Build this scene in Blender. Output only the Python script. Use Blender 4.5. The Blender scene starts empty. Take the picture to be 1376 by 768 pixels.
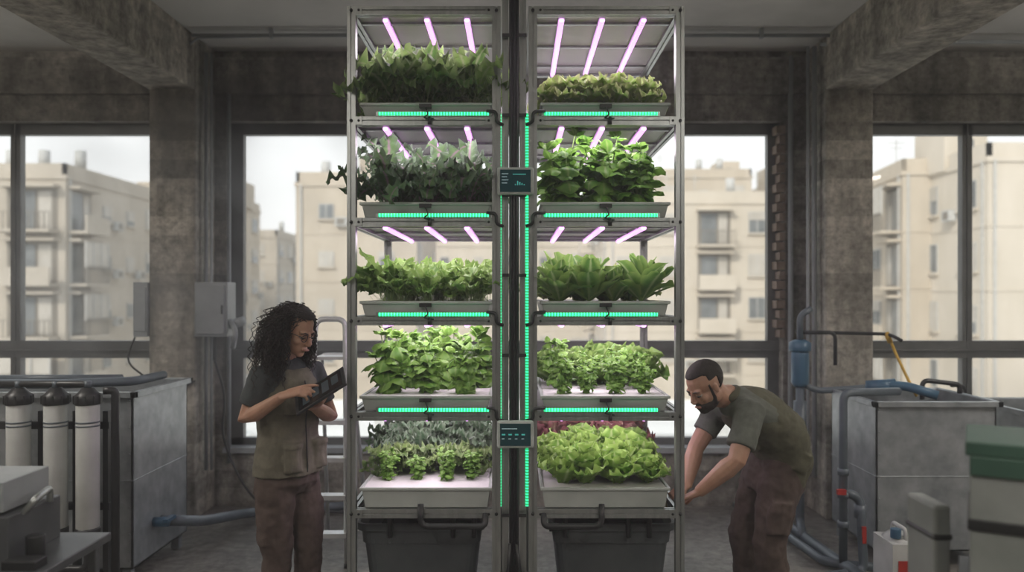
import bpy, math, random
from mathutils import Vector, Matrix
random.seed(7)
F=1070.0; ZC=1.7; HX=694.0; HY=395.0
def at(px,py,d):
    """converts image pixel coordinates to metres at an estimated depth"""
    return Vector(((px-HX)*d/F, d, ZC+(HY-py)*d/F))
def X(px,d): return (px-HX)*d/F
def Z(py,d): return ZC+(HY-py)*d/F
V=Vector
# ------------------------------------------------------------------ materials
def pmat(name,c1,c2=None,rough=.5,metal=0,scale=6,bump=0,bscale=40,lo=.35,hi=.65,stretch=(1,1,1),spec=.5,emis=None,es=0,sheen=0):
    m=bpy.data.materials.new(name); m.use_nodes=True; nt=m.node_tree; N=nt.nodes; L=nt.links
    b=N['Principled BSDF']; c2=c2 or tuple(x*.8 for x in c1)
    tc=N.new('ShaderNodeTexCoord'); mp=N.new('ShaderNodeMapping'); mp.inputs['Scale'].default_value=stretch
    L.new(tc.outputs['Object'],mp.inputs[0])
    n=N.new('ShaderNodeTexNoise'); n.inputs['Scale'].default_value=scale; n.inputs['Detail'].default_value=6; n.inputs['Roughness'].default_value=.6
    L.new(mp.outputs[0],n.inputs['Vector'])
    r=N.new('ShaderNodeValToRGB'); r.color_ramp.elements[0].position=lo; r.color_ramp.elements[1].position=hi
    r.color_ramp.elements[0].color=(*c1,1); r.color_ramp.elements[1].color=(*c2,1)
    L.new(n.outputs[0],r.inputs[0]); L.new(r.outputs[0],b.inputs['Base Color'])
    b.inputs['Roughness'].default_value=rough; b.inputs['Metallic'].default_value=metal; b.inputs['Specular IOR Level'].default_value=spec
    if bump:
        n2=N.new('ShaderNodeTexNoise'); n2.inputs['Scale'].default_value=bscale; n2.inputs['Detail'].default_value=5
        L.new(tc.outputs['Object'],n2.inputs['Vector'])
        bp=N.new('ShaderNodeBump'); bp.inputs['Strength'].default_value=bump; bp.inputs['Distance'].default_value=.01
        L.new(n2.outputs[0],bp.inputs['Height']); L.new(bp.outputs[0],b.inputs['Normal'])
    if emis:
        b.inputs['Emission Color'].default_value=(*emis,1); b.inputs['Emission Strength'].default_value=es
    return m
def concrete(name,c1,c2,board=True,axis=2):
    m=pmat(name,c1,c2,rough=.85,scale=1.7,lo=.3,hi=.72,spec=.25)
    nt=m.node_tree; N=nt.nodes; L=nt.links; b=N['Principled BSDF']
    tc=N.new('ShaderNodeTexCoord')
    ramp=[x for x in N if x.type=='VALTORGB'][0]
    n=N.new('ShaderNodeTexNoise'); n.inputs['Scale'].default_value=14; n.inputs['Detail'].default_value=9; n.inputs['Roughness'].default_value=.72
    L.new(tc.outputs['Object'],n.inputs['Vector'])
    mr=N.new('ShaderNodeMapRange'); mr.inputs['From Min'].default_value=.3; mr.inputs['From Max'].default_value=.7; mr.inputs['To Min'].default_value=.35; mr.inputs['To Max'].default_value=1.4
    L.new(n.outputs[0],mr.inputs['Value'])
    sx=N.new('ShaderNodeSeparateXYZ'); L.new(tc.outputs['Object'],sx.inputs[0])
    mu=N.new('ShaderNodeMath'); mu.operation='MULTIPLY'; mu.inputs[1].default_value=7.0; L.new(sx.outputs[axis],mu.inputs[0])
    fr=N.new('ShaderNodeMath'); fr.operation='FRACT'; L.new(mu.outputs[0],fr.inputs[0])
    gt=N.new('ShaderNodeMath'); gt.operation='GREATER_THAN'; gt.inputs[1].default_value=.06; L.new(fr.outputs[0],gt.inputs[0])
    fl=N.new('ShaderNodeMath'); fl.operation='FLOOR'; L.new(mu.outputs[0],fl.inputs[0])
    wn=N.new('ShaderNodeTexWhiteNoise'); wn.noise_dimensions='1D'; L.new(fl.outputs[0],wn.inputs['W'])
    mb=N.new('ShaderNodeMapRange'); mb.inputs['To Min'].default_value=.72 if board else 1; mb.inputs['To Max'].default_value=1.16 if board else 1; L.new(wn.outputs['Value'],mb.inputs['Value'])
    mm=N.new('ShaderNodeMath'); mm.operation='MULTIPLY'; L.new(mr.outputs[0],mm.inputs[0]); L.new(mb.outputs[0],mm.inputs[1])
    # long vertical stains / patches
    mp=N.new('ShaderNodeMapping'); mp.inputs['Scale'].default_value=(5,5,.7) if board else (1,1,1); L.new(tc.outputs['Object'],mp.inputs[0])
    n3=N.new('ShaderNodeTexNoise'); n3.inputs['Scale'].default_value=1.3 if board else .8; n3.inputs['Detail'].default_value=4; L.new(mp.outputs[0],n3.inputs['Vector'])
    m3=N.new('ShaderNodeMapRange'); m3.inputs['From Min'].default_value=.35; m3.inputs['From Max'].default_value=.62; m3.inputs['To Min'].default_value=.62; m3.inputs['To Max'].default_value=1.15; L.new(n3.outputs[0],m3.inputs['Value'])
    m4=N.new('ShaderNodeMath'); m4.operation='MULTIPLY'; L.new(mm.outputs[0],m4.inputs[0]); L.new(m3.outputs[0],m4.inputs[1])
    vm=N.new('ShaderNodeVectorMath'); vm.operation='SCALE'; L.new(ramp.outputs[0],vm.inputs[0]); L.new(m4.outputs[0],vm.inputs['Scale'])
    L.new(vm.outputs[0],b.inputs['Base Color'])
    ad=N.new('ShaderNodeMath'); ad.operation='MULTIPLY_ADD'; ad.inputs[1].default_value=.5 if board else 0.0; L.new(gt.outputs[0],ad.inputs[0]); L.new(n.outputs[0],ad.inputs[2])
    bp=N.new('ShaderNodeBump'); bp.inputs['Strength'].default_value=.7 if board else .25; bp.inputs['Distance'].default_value=.02
    L.new(ad.outputs[0],bp.inputs['Height']); L.new(bp.outputs[0],b.inputs['Normal'])
    return m
def ledmat(name,col,base,axis,pitch,s_lo,s_hi):
    m=bpy.data.materials.new(name); m.use_nodes=True; nt=m.node_tree; N=nt.nodes; L=nt.links; b=N['Principled BSDF']
    b.inputs['Base Color'].default_value=(*base,1); b.inputs['Roughness'].default_value=.3
    tc=N.new('ShaderNodeTexCoord'); sx=N.new('ShaderNodeSeparateXYZ'); L.new(tc.outputs['Object'],sx.inputs[0])
    mu=N.new('ShaderNodeMath'); mu.operation='MULTIPLY'; mu.inputs[1].default_value=2*math.pi/pitch; L.new(sx.outputs[axis],mu.inputs[0])
    si=N.new('ShaderNodeMath'); si.operation='SINE'; L.new(mu.outputs[0],si.inputs[0])
    mr=N.new('ShaderNodeMapRange'); mr.inputs['From Min'].default_value=-.2; mr.inputs['From Max'].default_value=.8; mr.inputs['To Min'].default_value=s_lo; mr.inputs['To Max'].default_value=s_hi
    L.new(si.outputs[0],mr.inputs['Value']); L.new(mr.outputs[0],b.inputs['Emission Strength']); b.inputs['Emission Color'].default_value=(*col,1)
    return m
def leafmat(name,ca,cb,edge,rib,trans=.35,edge_pos=.75,rough=.45):
    m=bpy.data.materials.new(name); m.use_nodes=True; nt=m.node_tree; N=nt.nodes; L=nt.links; b=N['Principled BSDF']; out=N['Material Output']
    at_=N.new('ShaderNodeAttribute'); at_.attribute_name='Col'; sx=N.new('ShaderNodeSeparateColor'); L.new(at_.outputs['Color'],sx.inputs[0])
    tc=N.new('ShaderNodeTexCoord'); n=N.new('ShaderNodeTexNoise'); n.inputs['Scale'].default_value=35; L.new(tc.outputs['Object'],n.inputs['Vector'])
    a=N.new('ShaderNodeMath'); a.operation='ADD'; L.new(sx.outputs[0],a.inputs[0]); 
    s=N.new('ShaderNodeMath'); s.operation='MULTIPLY_ADD'; s.inputs[1].default_value=.9; s.inputs[2].default_value=-.45; L.new(n.outputs[0],s.inputs[0]); L.new(s.outputs[0],a.inputs[1])
    def mix(f,c1,c2):
        x=N.new('ShaderNodeMix'); x.data_type='RGBA'; x.clamp_factor=True
        if hasattr(f,'links'): L.new(f,x.inputs[0])
        for s_,c in ((6,c1),(7,c2)):
            if isinstance(c,tuple): x.inputs[s_].default_value=(*c,1)
            else: L.new(c,x.inputs[s_])
        return x.outputs[2]
    c=mix(a.outputs[0],ca,cb)
    e=N.new('ShaderNodeMapRange'); e.inputs['From Min'].default_value=edge_pos-.25; e.inputs['From Max'].default_value=1; L.new(sx.outputs[1],e.inputs['Value'])
    c=mix(e.outputs[0],c,edge)
    r=N.new('ShaderNodeMapRange'); r.inputs['From Min'].default_value=.22; r.inputs['From Max'].default_value=.02; L.new(sx.outputs[1],r.inputs['Value'])
    r2=N.new('ShaderNodeMath'); r2.operation='MULTIPLY'; r2.inputs[1].default_value=.6; L.new(r.outputs[0],r2.inputs[0])
    c=mix(r2.outputs[0],c,rib)
    L.new(c,b.inputs['Base Color']); b.inputs['Roughness'].default_value=rough; b.inputs['Specular IOR Level'].default_value=.3
    t=N.new('ShaderNodeBsdfTranslucent'); L.new(c,t.inputs[0])
    mx=N.new('ShaderNodeMixShader'); mx.inputs[0].default_value=trans; L.new(b.outputs[0],mx.inputs[1]); L.new(t.outputs[0],mx.inputs[2]); L.new(mx.outputs[0],out.inputs[0])
    return m
def glassmat(name):
    m=bpy.data.materials.new(name); m.use_nodes=True; nt=m.node_tree; N=nt.nodes; L=nt.links; N.remove(N['Principled BSDF']); out=N['Material Output']
    t=N.new('ShaderNodeBsdfTransparent'); t.inputs[0].default_value=(.97,.975,.97,1); g=N.new('ShaderNodeBsdfGlossy'); g.inputs['Roughness'].default_value=.03
    mx=N.new('ShaderNodeMixShader'); mx.inputs[0].default_value=.03; L.new(t.outputs[0],mx.inputs[1]); L.new(g.outputs[0],mx.inputs[2])
    d=N.new('ShaderNodeBsdfTranslucent'); d.inputs[0].default_value=(.95,.95,.93,1); m2=N.new('ShaderNodeMixShader'); m2.inputs[0].default_value=.06
    L.new(mx.outputs[0],m2.inputs[1]); L.new(d.outputs[0],m2.inputs[2]); L.new(m2.outputs[0],out.inputs[0]); return m

MC=concrete('board_formed_concrete',(.31,.29,.25),(.52,.49,.43))
MCb=concrete('beam_concrete',(.36,.33,.28),(.57,.52,.445),axis=2)
MCw=concrete('wall_concrete',(.24,.225,.20),(.42,.395,.35))
MF=concrete('floor_concrete',(.19,.178,.16),(.31,.295,.27),board=False)
MF.node_tree.nodes['Principled BSDF'].inputs['Roughness'].default_value=.42
MP=pmat('ceiling_plaster',(.50,.49,.46),(.66,.64,.61),rough=.9,scale=1.2,bump=.2,bscale=20)
MFR=pmat('dark_window_aluminium',(.12,.122,.12),(.16,.162,.16),rough=.45,metal=.3)
MAL=pmat('anodised_aluminium',(.34,.36,.355),(.44,.46,.455),rough=.36,metal=.8,scale=5,stretch=(8,8,1))
MBK=pmat('black_plastic',(.014,.015,.016),(.028,.029,.031),rough=.4)
MTR=pmat('tray_plastic',(.40,.43,.41),(.50,.53,.51),rough=.42,scale=4)
MTW=pmat('white_float_board',(.66,.64,.64),(.76,.74,.74),rough=.6,scale=9)
MGV=pmat('galvanised_steel',(.25,.275,.29),(.45,.48,.50),rough=.42,metal=.6,scale=9,bump=.05,bscale=60,lo=.3,hi=.7)
MPV=pmat('grey_pvc',(.08,.10,.12),(.115,.14,.165),rough=.4)
MPB=pmat('blue_pvc',(.04,.10,.17),(.06,.14,.22),rough=.4)
MWH=pmat('white_plastic',(.44,.45,.44),(.54,.55,.54),rough=.4)
MGY=pmat('grey_enamel',(.27,.29,.30),(.34,.36,.37),rough=.45)
MTO=pmat('tote_grey_plastic',(.06,.07,.075),(.085,.095,.10),rough=.5,bump=.1,bscale=200)
MRE=pmat('red_plastic',(.4,.03,.02),(.3,.02,.02),rough=.4)
MYE=pmat('yellow_hose',(.6,.36,.04),(.5,.3,.03),rough=.5)
MBR=pmat('clay_brick',(.17,.125,.095),(.26,.20,.16),rough=.9,scale=12,bump=.4)
MGL=glassmat('window_glass')
MLG=ledmat('green_led',(.05,1,.36),(.02,.4,.25),0,.0135,.8,4.5)
MLGV=ledmat('green_led_vertical',(.04,1,.36),(.02,.4,.25),2,.0135,.6,3.0)
MLP=ledmat('pink_led',(.85,.34,.95),(.6,.4,.6),1,.03,1.7,5)
def panelmat():
    m=pmat('translucent_panel',(.56,.55,.56),(.66,.65,.66),rough=.35); nt=m.node_tree; N=nt.nodes; L=nt.links; b=N['Principled BSDF']
    t=N.new('ShaderNodeBsdfTranslucent'); t.inputs[0].default_value=(.8,.8,.78,1); mx=N.new('ShaderNodeMixShader'); mx.inputs[0].default_value=.4
    L.new(b.outputs[0],mx.inputs[1]); L.new(t.outputs[0],mx.inputs[2]); L.new(mx.outputs[0],N['Material Output'].inputs[0]); return m
MPN=panelmat()
# ------------------------------------------------------------------ mesh builder
class M:
    def __init__(s): s.v=[];s.f=[];s.m=[];s.s=[];s.c=[]
    def add(s,vs,fs,mat=0,smooth=False,cols=None):
        o=len(s.v); s.v+= [tuple(v) for v in vs]; s.f+=[tuple(i+o for i in f) for f in fs]; s.m+=[mat]*len(fs); s.s+=[smooth]*len(fs)
        if cols: s.c+=cols
    def box(s,x0,x1,y0,y1,z0,z1,mat=0,R=None,T=None):
        vs=[V((x,y,z)) for z in (z0,z1) for y in (y0,y1) for x in (x0,x1)]
        if R is not None: vs=[R@v for v in vs]
        if T is not None: vs=[v+T for v in vs]
        s.add(vs,[(0,2,3,1),(4,5,7,6),(0,1,5,4),(2,6,7,3),(0,4,6,2),(1,3,7,5)],mat)
    def loft(s,pts,rad,ref=V((0,0,1)),n=12,mat=0,smooth=True):
        pts=[V(p) for p in pts]; N=len(pts)
        if not isinstance(rad,(list,tuple)): rad=[rad]*N
        vs=[];prev=None
        for i,p in enumerate(pts):
            t=(pts[min(i+1,N-1)]-pts[max(i-1,0)])
            if t.length<1e-9: t=V((0,0,1))
            t.normalize()
            a=(ref if prev is None else prev); a=a-t*a.dot(t)
            if a.length<1e-3:
                a=V((1,0,0))-t*t.x
                if a.length<1e-3: a=V((0,1,0))-t*t.y
            a.normalize(); prev=a
            b=t.cross(a); r=rad[i]; ra,rb=(r if isinstance(r,(tuple,list)) else (r,r))
            for k in range(n):
                q=2*math.pi*k/n; vs.append(p+a*math.cos(q)*ra+b*math.sin(q)*rb)
        fs=[]
        for i in range(N-1):
            for k in range(n):
                k2=(k+1)%n; fs.append((i*n+k,i*n+k2,(i+1)*n+k2,(i+1)*n+k))
        fs.append(tuple(reversed(range(n)))); fs.append(tuple(range((N-1)*n,N*n)))
        s.add(vs,fs,mat,smooth)
    def cyl(s,p0,p1,r,n=14,mat=0,r2=None): s.loft([p0,p1],[r,r if r2 is None else r2],n=n,mat=mat)
    def pipe(s,pts,r,n=10,mat=0,rnd=.05):
        P=[V(p) for p in pts]; o=[P[0]]
        for i in range(1,len(P)-1):
            a=(P[i-1]-P[i]);b=(P[i+1]-P[i]);d=min(rnd,a.length*.45,b.length*.45);a.normalize();b.normalize()
            for k in range(6):
                t=k/5; o.append((P[i]+a*d)*(1-t)**2+P[i]*2*t*(1-t)+(P[i]+b*d)*t*t)
        o.append(P[-1]); s.loft(o,[r]*len(o),n=n,mat=mat)
    def ell(s,c,r,R=None,mat=0,nu=16,nv=10):
        c=V(c);vs=[]
        for j in range(nv+1):
            th=math.pi*j/nv
            for i in range(nu):
                ph=2*math.pi*i/nu; v=V((r[0]*math.sin(th)*math.cos(ph),r[1]*math.sin(th)*math.sin(ph),r[2]*math.cos(th)))
                if R is not None: v=R@v
                vs.append(c+v)
        fs=[(j*nu+i,(j+1)*nu+i,(j+1)*nu+(i+1)%nu,j*nu+(i+1)%nu) for j in range(nv) for i in range(nu)]
        s.add(vs,fs,mat,True)
    def xf(s,Mx,start=0): s.v[start:]=[tuple(Mx@V(v)) for v in s.v[start:]]
    def tslot(s,p0,p1,w=.04,mat=0):
        p0=V(p0);p1=V(p1);t=(p1-p0).normalized(); a=V((1,0,0)) if abs(t.x)<.5 else V((0,1,0)); a=(a-t*a.dot(t)).normalized(); b=t.cross(a)
        h=w/2;g=w*.11;d=w*.22
        q=[(-h,-h),(-g,-h),(-g,-h+d),(g,-h+d),(g,-h),(h,-h),(h,-g),(h-d,-g),(h-d,g),(h,g),(h,h),(g,h),(g,h-d),(-g,h-d),(-g,h),(-h,h),(-h,g),(-h+d,g),(-h+d,-g),(-h,-g)]
        n=len(q);vs=[p0+a*x+b*y for x,y in q]+[p1+a*x+b*y for x,y in q]
        s.add(vs,[(i,(i+1)%n,n+(i+1)%n,n+i) for i in range(n)]+[tuple(reversed(range(n))),tuple(range(n,2*n))],mat)
    def obj(s,name,mats,parent=None,bevel=0):
        me=bpy.data.meshes.new(name); me.from_pydata(s.v,[],s.f); 
        for m in (mats if isinstance(mats,(list,tuple)) else [mats]): me.materials.append(m)
        me.polygons.foreach_set('material_index',s.m); me.polygons.foreach_set('use_smooth',s.s)
        if s.c:
            a=me.color_attributes.new('Col','FLOAT_COLOR','POINT'); a.data.foreach_set('color',[x for c in s.c for x in c])
        me.update(); o=bpy.data.objects.new(name,me); bpy.context.scene.collection.objects.link(o)
        if parent: o.parent=parent
        if bevel:
            b=o.modifiers.new('bevel','BEVEL'); b.width=bevel; b.segments=2; b.limit_method='ANGLE'
        return o
def empty(name,loc=(0,0,0)):
    o=bpy.data.objects.new(name,None); bpy.context.scene.collection.objects.link(o); o.location=loc; o.empty_display_size=.1; return o
# ------------------------------------------------------------------ room
YW=6.4; CE=3.65; SW=5.6
m=M(); m.box(-SW,SW,-3,YW+.3,-.15,0); m.obj('floor',MF)
m=M(); m.box(-SW-.2,SW+.2,-3.2,YW+.3,CE,CE+.25); m.obj('ceiling',MP)
WZ0,WZ1=.47,3.09
m=M(); m.box(-SW,SW,YW,YW+.28,0,WZ0); m.box(-SW,SW,YW,YW+.28,WZ1,CE)
for a,b in ((-SW,-5.2),(-2.8,-2.33),(2.14,2.72),(5.2,SW)): m.box(a,b,YW,YW+.28,WZ0,WZ1)
m.box(-SW,SW,YW-.05,YW,3.30,CE-.06)
m.obj('wall_north',MCw)
m=M(); m.box(-SW-.2,-SW,-3.2,YW+.28,0,CE); m.obj('wall_west',MCw)
m=M(); m.box(SW,SW+.2,-3.2,YW+.28,0,CE); m.obj('wall_east',MCw)
m=M(); m.box(-SW,SW,-3.2,-3,0,CE); m.obj('wall_south',MCw)
for x0,x1 in ((-2.77,-2.42),(2.33,2.69)):
    m=M(); m.box(x0,x1,6.0,YW,0,CE); o=m.obj('concrete_column',MC,bevel=.012)
    m=M(); m.box(x0,x1,-3,6.0,3.24,CE); m.obj('ceiling_beam',MCb,bevel=.012)
m=M(); z=1.35;k=0
while z<WZ1-.08:
    w=.075 if k%2 else .05
    m.box(2.14-w+.02,2.145+.015,YW-.012,YW+.2,z,z+.066); z+=.078;k+=1
m.obj('brick_window_reveal',MBR,bevel=.004)
def window(name,x0,x1,muls):
    m=M(); y0,y1=YW+.1,YW+.17; t=.075
    m.box(x0,x1,y0,y1,WZ1-.09,WZ1); m.box(x0,x1,y0,y1,WZ0,WZ0+.06)
    m.box(x0,x1,y0-.01,y1,1.18,1.32); m.box(x0,x1,y0-.03,y0-.01,1.235,1.25)
    m.box(x0,x0+.10,y0,y1,WZ0,WZ1); m.box(x1-.09,x1,y0,y1,WZ0,WZ1)
    for x in muls: m.box(x-.04,x+.04,y0,y1,WZ0,WZ1); 
    for x in muls: m.box(x-.006,x+.006,y0-.012,y0,WZ0,WZ1)
    m.box(x0-.02,x1+.02,YW-.04,YW+.1,WZ0-.04,WZ0+.004,1)
    m.add([(x0+.05,y0+.033,WZ0+.03),(x1-.05,y0+.033,WZ0+.03),(x1-.05,y0+.033,WZ1-.05),(x0+.05,y0+.033,WZ1-.05)],[(0,1,2,3)],2)
    m.obj(name,[MFR,MGY,MGL])
window('window_1',-5.2,-2.8,[-4.09])
window('window_2',-2.33,2.14,[-.02])
window('window_3',2.72,5.2,[3.68])
m=M()
for x,r in ((-2.385,.014),(-2.345,.010),(-2.30,.016)):
    m.cyl((x,6.12 if x<-2.33 else 6.37,.35),(x,6.12 if x<-2.33 else 6.37,3.55),r)
m.pipe([(-2.385,5.85,3.60),(2.30,5.85,3.60)],.014); m.pipe([(-2.42,5.9,3.55),(-2.36,5.9,3.6),(-1.2,5.9,3.625),(2.2,5.9,3.61)],.009)
for x in (-1.8,-.9,.9,1.8): m.box(x-.012,x+.012,5.83,5.87,3.58,3.65)
m.obj('electrical_conduit',MGY)
m=M()
for x,r in ((2.29,.018),(2.24,.012),(2.19,.020)): m.cyl((x,6.12 if x>2.2 else 6.36,.3),(x,6.12 if x>2.2 else 6.36,3.6),r)
m.pipe([(2.29,6.0,3.58),(3.4,6.0,3.60),(5.4,6.0,3.60)],.014)
m.obj('electrical_conduit',MGY)
m=M(); m.box(-2.42,-2.17,5.98,6.16,1.38,1.79); m.box(-2.40,-2.19,5.965,5.98,1.40,1.77,0); m.box(-2.215,-2.20,5.955,5.966,1.55,1.62,1)
m.cyl((-2.3,6.07,1.38),(-2.3,6.07,1.2),.014,mat=1); m.obj('electrical_junction_box',[MGY,MBK],bevel=.008)
m=M(); m.box(-2.88,-2.77,5.98,6.16,1.38,1.79); m.box(-2.87,-2.78,5.97,5.98,1.42,1.75); m.obj('electrical_junction_box',[MGY],bevel=.008)
m=M(); m.pipe([(-2.15,6.0,1.50),(-2.08,5.9,1.42),(-2.12,5.95,1.3)],.02,mat=0); m.cyl((-2.17,6.05,1.47),(-2.06,6.0,1.50),.035); m.obj('industrial_power_plug',[MGY])
m=M(); m.pipe([(-2.3,6.07,1.2),(-2.26,6.2,.9),(-2.34,6.3,.6),(-2.2,6.3,.25),(-2.0,6.2,.05),(-1.2,6.1,.02)],.009,rnd=.2); m.pipe([(-2.42,6.0,1.05),(-2.6,5.95,.95),(-2.9,5.9,1.2),(-2.85,5.95,1.38)],.007,rnd=.2)
m.obj('power_cable',MBK)
# ------------------------------------------------------------------ fill lamps (unseen fixtures, added to brighten rack fronts and room)
def lamp(name,loc,sx,sy,power,col,rot=(0,0,0)):
    l=bpy.data.lights.new(name,'AREA'); l.shape='RECTANGLE'; l.size=sx; l.size_y=sy; l.energy=power; l.color=col
    o=bpy.data.objects.new(name,l); bpy.context.scene.collection.objects.link(o); o.location=loc; o.rotation_euler=rot; return o
for x,y0,pd,pu in ((-1.6,-.4,45,55),(1.4,-.4,45,55),(-4.2,2.4,85,105),(4.2,2.4,85,105)):
    m=M(); m.box(x-.14,x+.14,y0,y0+1.4,3.10,3.15); m.box(x-.12,x+.12,y0+.02,y0+1.38,3.085,3.10,1)
    for yy in (y0+.2,y0+1.2): m.cyl((x,yy,3.15),(x,yy,CE),.008,n=6)
    e=m.obj('fill_lamp_fixture',[MWH,MWH]); l=lamp('fill_light',(x,y0+.7,3.08),.22,1.3,pd,(1,.94,.86)); l.parent=e
    l=lamp('fill_uplight',(x,y0+.7,3.17),.22,1.3,pu,(1,.94,.86),(math.pi,0,0)); l.parent=e
for nm,x0,x1 in (('a',-5.2,-2.8),('b',-2.33,2.14),('c',2.72,5.2)):
    o=lamp('window_portal',((x0+x1)/2,YW+.05,(WZ0+WZ1)/2),x1-x0,WZ1-WZ0,1,(1,1,1),(-math.pi/2,0,0)); o.data.cycles.is_portal=True
# ------------------------------------------------------------------ rack
YF=3.69; S=F/YF; YB=4.75
rail_top=[Z(p,YF) for p in (156,292,425,553,684)]
TOPZ=Z(8,YF)
tray_h=[.062,.07,.07,.072,.098]
def rack(side):
    root=empty('hydroponic_grow_rack')
    xa,xb=(X(472,YF),X(667,YF)) if side<0 else (X(716,YF),X(914,YF))
    m=M()
    for x in (xa,xb):
        for y in (YF+.02,YB): m.tslot((x,y,.03),(x,y,TOPZ))
        for z in [TOPZ-.02]+[r-.021 for r in rail_top]: m.tslot((x,YF+.04,z),(x,YB-.02,z))
        for y in (YF+.02,YB): m.cyl((x,y,0),(x,y,.03),.025,mat=1)
    for z in [TOPZ-.02]+[r-.021 for r in rail_top]:
        for y in (YF+.02,YB): m.tslot((xa+.02,y,z),(xb-.02,y,z))
        for x,sg in ((xa,1),(xb,-1)):
            m.box(min(x+sg*.02,x+sg*.05),max(x+sg*.02,x+sg*.05),YF-.004,YF,z-.018,z+.018,0)
            m.cyl((x+sg*.035,YF-.007,z),(x+sg*.035,YF-.003,z),.006,mat=1,n=8)
            m.cyl((x,YF-.005,z),(x,YF+.001,z),.008,mat=1,n=8)
    m.obj('frame',[MAL,MBK],root)
    m=M()
    for z in [TOPZ-.045]+[r-.046 for r in rail_top[:-1]]:
        m.box(xa+.02,xb-.02,YF+.045,YB-.02,z+.022,z+.028)
        for k in range(3):
            y=YF+.16+k*.36; m.box(xa+.02,xb-.02,y-.010,y+.010,z+.010,z+.022,1)
    m.obj('light_panels',[MPN,MAL],root)
    m=M();h=M(); xs=(-.619,-.423,-.234) if side<0 else (.213,.405,.601)
    for z in [TOPZ-.035]+[r-.036 for r in rail_top[:-1]]:
        for x in xs:
            m.loft([(x,YF+.07,z-.008),(x,YB-.04,z-.008)],[(.013,.010)]*2,n=10,ref=V((1,0,0)))
            h.box(x-.016,x+.016,YF+.06,YB-.03,z,z+.016)
    m.obj('pink_led_tubes',MLP,root); h.obj('led_tube_housings',MAL,root)
    for k,z in enumerate([TOPZ-.06]+[r-.06 for r in rail_top[:-1]]):
        l=lamp('grow_light',((xa+xb)/2,(YF+YB)/2-.05,z),.5,.95,(16,15,11,11,8.5)[k],(1,.87,.95)); l.parent=root
    tx0,tx1=(X(485,YF+.02),X(660,YF+.02)) if side<0 else (X(727,YF+.02),X(899,YF+.02))
    for k,r in enumerate(rail_top):
        h=tray_h[k]; z0=r+.002; y0,y1=YF+.005,YB-.05; m=M()
        ti=.018
        def ring(x0,x1,ya,yb,z): return [V((x0,ya,z)),V((x1,ya,z)),V((x1,yb,z)),V((x0,yb,z))]
        R=[ring(tx0+ti,tx1-ti,y0+ti,y1-ti,z0),ring(tx0+.006,tx1-.006,y0+.006,y1-.006,z0+h-.014),ring(tx0-.004,tx1+.004,y0-.004,y1+.004,z0+h-.014),ring(tx0-.004,tx1+.004,y0-.004,y1+.004,z0+h),ring(tx0+.012,tx1-.012,y0+.012,y1-.012,z0+h),ring(tx0+.012,tx1-.012,y0+.012,y1-.012,z0+h-.006)]
        vs=[v for q in R for v in q]; fs=[(3,2,1,0)]
        for i in range(5):
            for j in range(4): fs.append((i*4+j,i*4+(j+1)%4,(i+1)*4+(j+1)%4,(i+1)*4+j))
        m.add(vs,fs,0); m.add(R[5],[(0,1,2,3)],1)
        m.obj('grow_tray',[MTR,MTW],root,bevel=.003)
    m=M();h=M(); sx0,sx1=(X(509,YF),X(657,YF)) if side<0 else (X(731,YF),X(883,YF))
    for r in rail_top[:-1]:
        m.loft([(sx0,YF-.008,r+.010),(sx1,YF-.008,r+.010)],[(.008,.008)]*2,n=10)
        h.box(sx0-.012,sx1+.012,YF-.006,YF+.004,r-.001,r+.021)
    m.obj('green_led_strips',MLG,root); h.obj('strip_housings',MAL,root)
    xv=-.078 if side<0 else .050
    m=M(); m.cyl((xv,YF+.01,Z(680,YF)),(xv,YF+.01,Z(152,YF)),.0085); m.obj('green_led_riser',MLGV,root)
    m=M(); cx=(tx0+tx1)/2; xi=xb if side<0 else xa; sg=-1 if side<0 else 1
    for k,r in enumerate(rail_top):
        zt=r+tray_h[k]-.02
        e=tx1 if side<0 else tx0
        if k<4:
            m.pipe([(e+(-.02 if side<0 else .02),YF-.012,r+.02),(xi,YF-.018,r+.018),(xi,YF-.02,r-.03),(xi-sg*.03,YF+.0,r-.04)],.008,rnd=.03)
            m.box(cx-.028,cx+.028,YF-.016,YF+.002,zt-.006,zt+.012)
            m.pipe([(cx,YF-.012,zt),(cx+.015,YF-.025,zt-.04),(cx-.01,YF-.02,zt-.055),(cx+.04,YF-.012,r-.012)],.0035,rnd=.02)
            m.cyl((cx+.02,YF-.012,r-.04),(cx+.02,YF-.012,r-.005),.009)
    r=rail_top[4]
    m.pipe([(cx-.02,YF-.02,r+.03),(cx-.02,YF-.03,r-.07),(xi+sg*.05,YF-.03,r-.07),(xi+sg*.05,YF-.0,r-.02)],.014,rnd=.04)
    for px_ in (-.18,.12,.22): m.pipe([(cx+px_,YF+.1,r-.0),(cx+px_,YF+.1,r-.16)],.012)
    m.pipe([(cx-.1,YF+.15,r-.08),(cx+.25,YF+.15,r-.10),(xi+sg*.08,YF+.1,r-.12)],.012)
    m.obj('drain_hoses',MBK,root)
    return tx0,tx1
TL=rack(-1); TR=rack(1)
root=empty('central_utility_column')
m=M(); m.box(-.034,.012,YF-.005,YF+.09,.03,CE,1)
m.tslot((-.052,YF+.03,.03),(-.052,YF+.03,CE),.03); m.tslot((.030,YF+.03,.03),(.030,YF+.03,CE),.03)
m.box(-.075,.055,YF,YF+.10,0,.03); m.box(-.075,.055,YF,YF+.10,CE-.02,CE)
for k in range(9): m.box(-.066,.046,YF-.010,YF-.004,.3+k*.37,.315+k*.37,1)
m.obj('extrusions',[MAL,MBK],root)
m=M()
for x in (-.025,-.011,.003): m.pipe([(x,YF-.013,.2),(x,YF-.013,3.6)],.0055)
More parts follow.
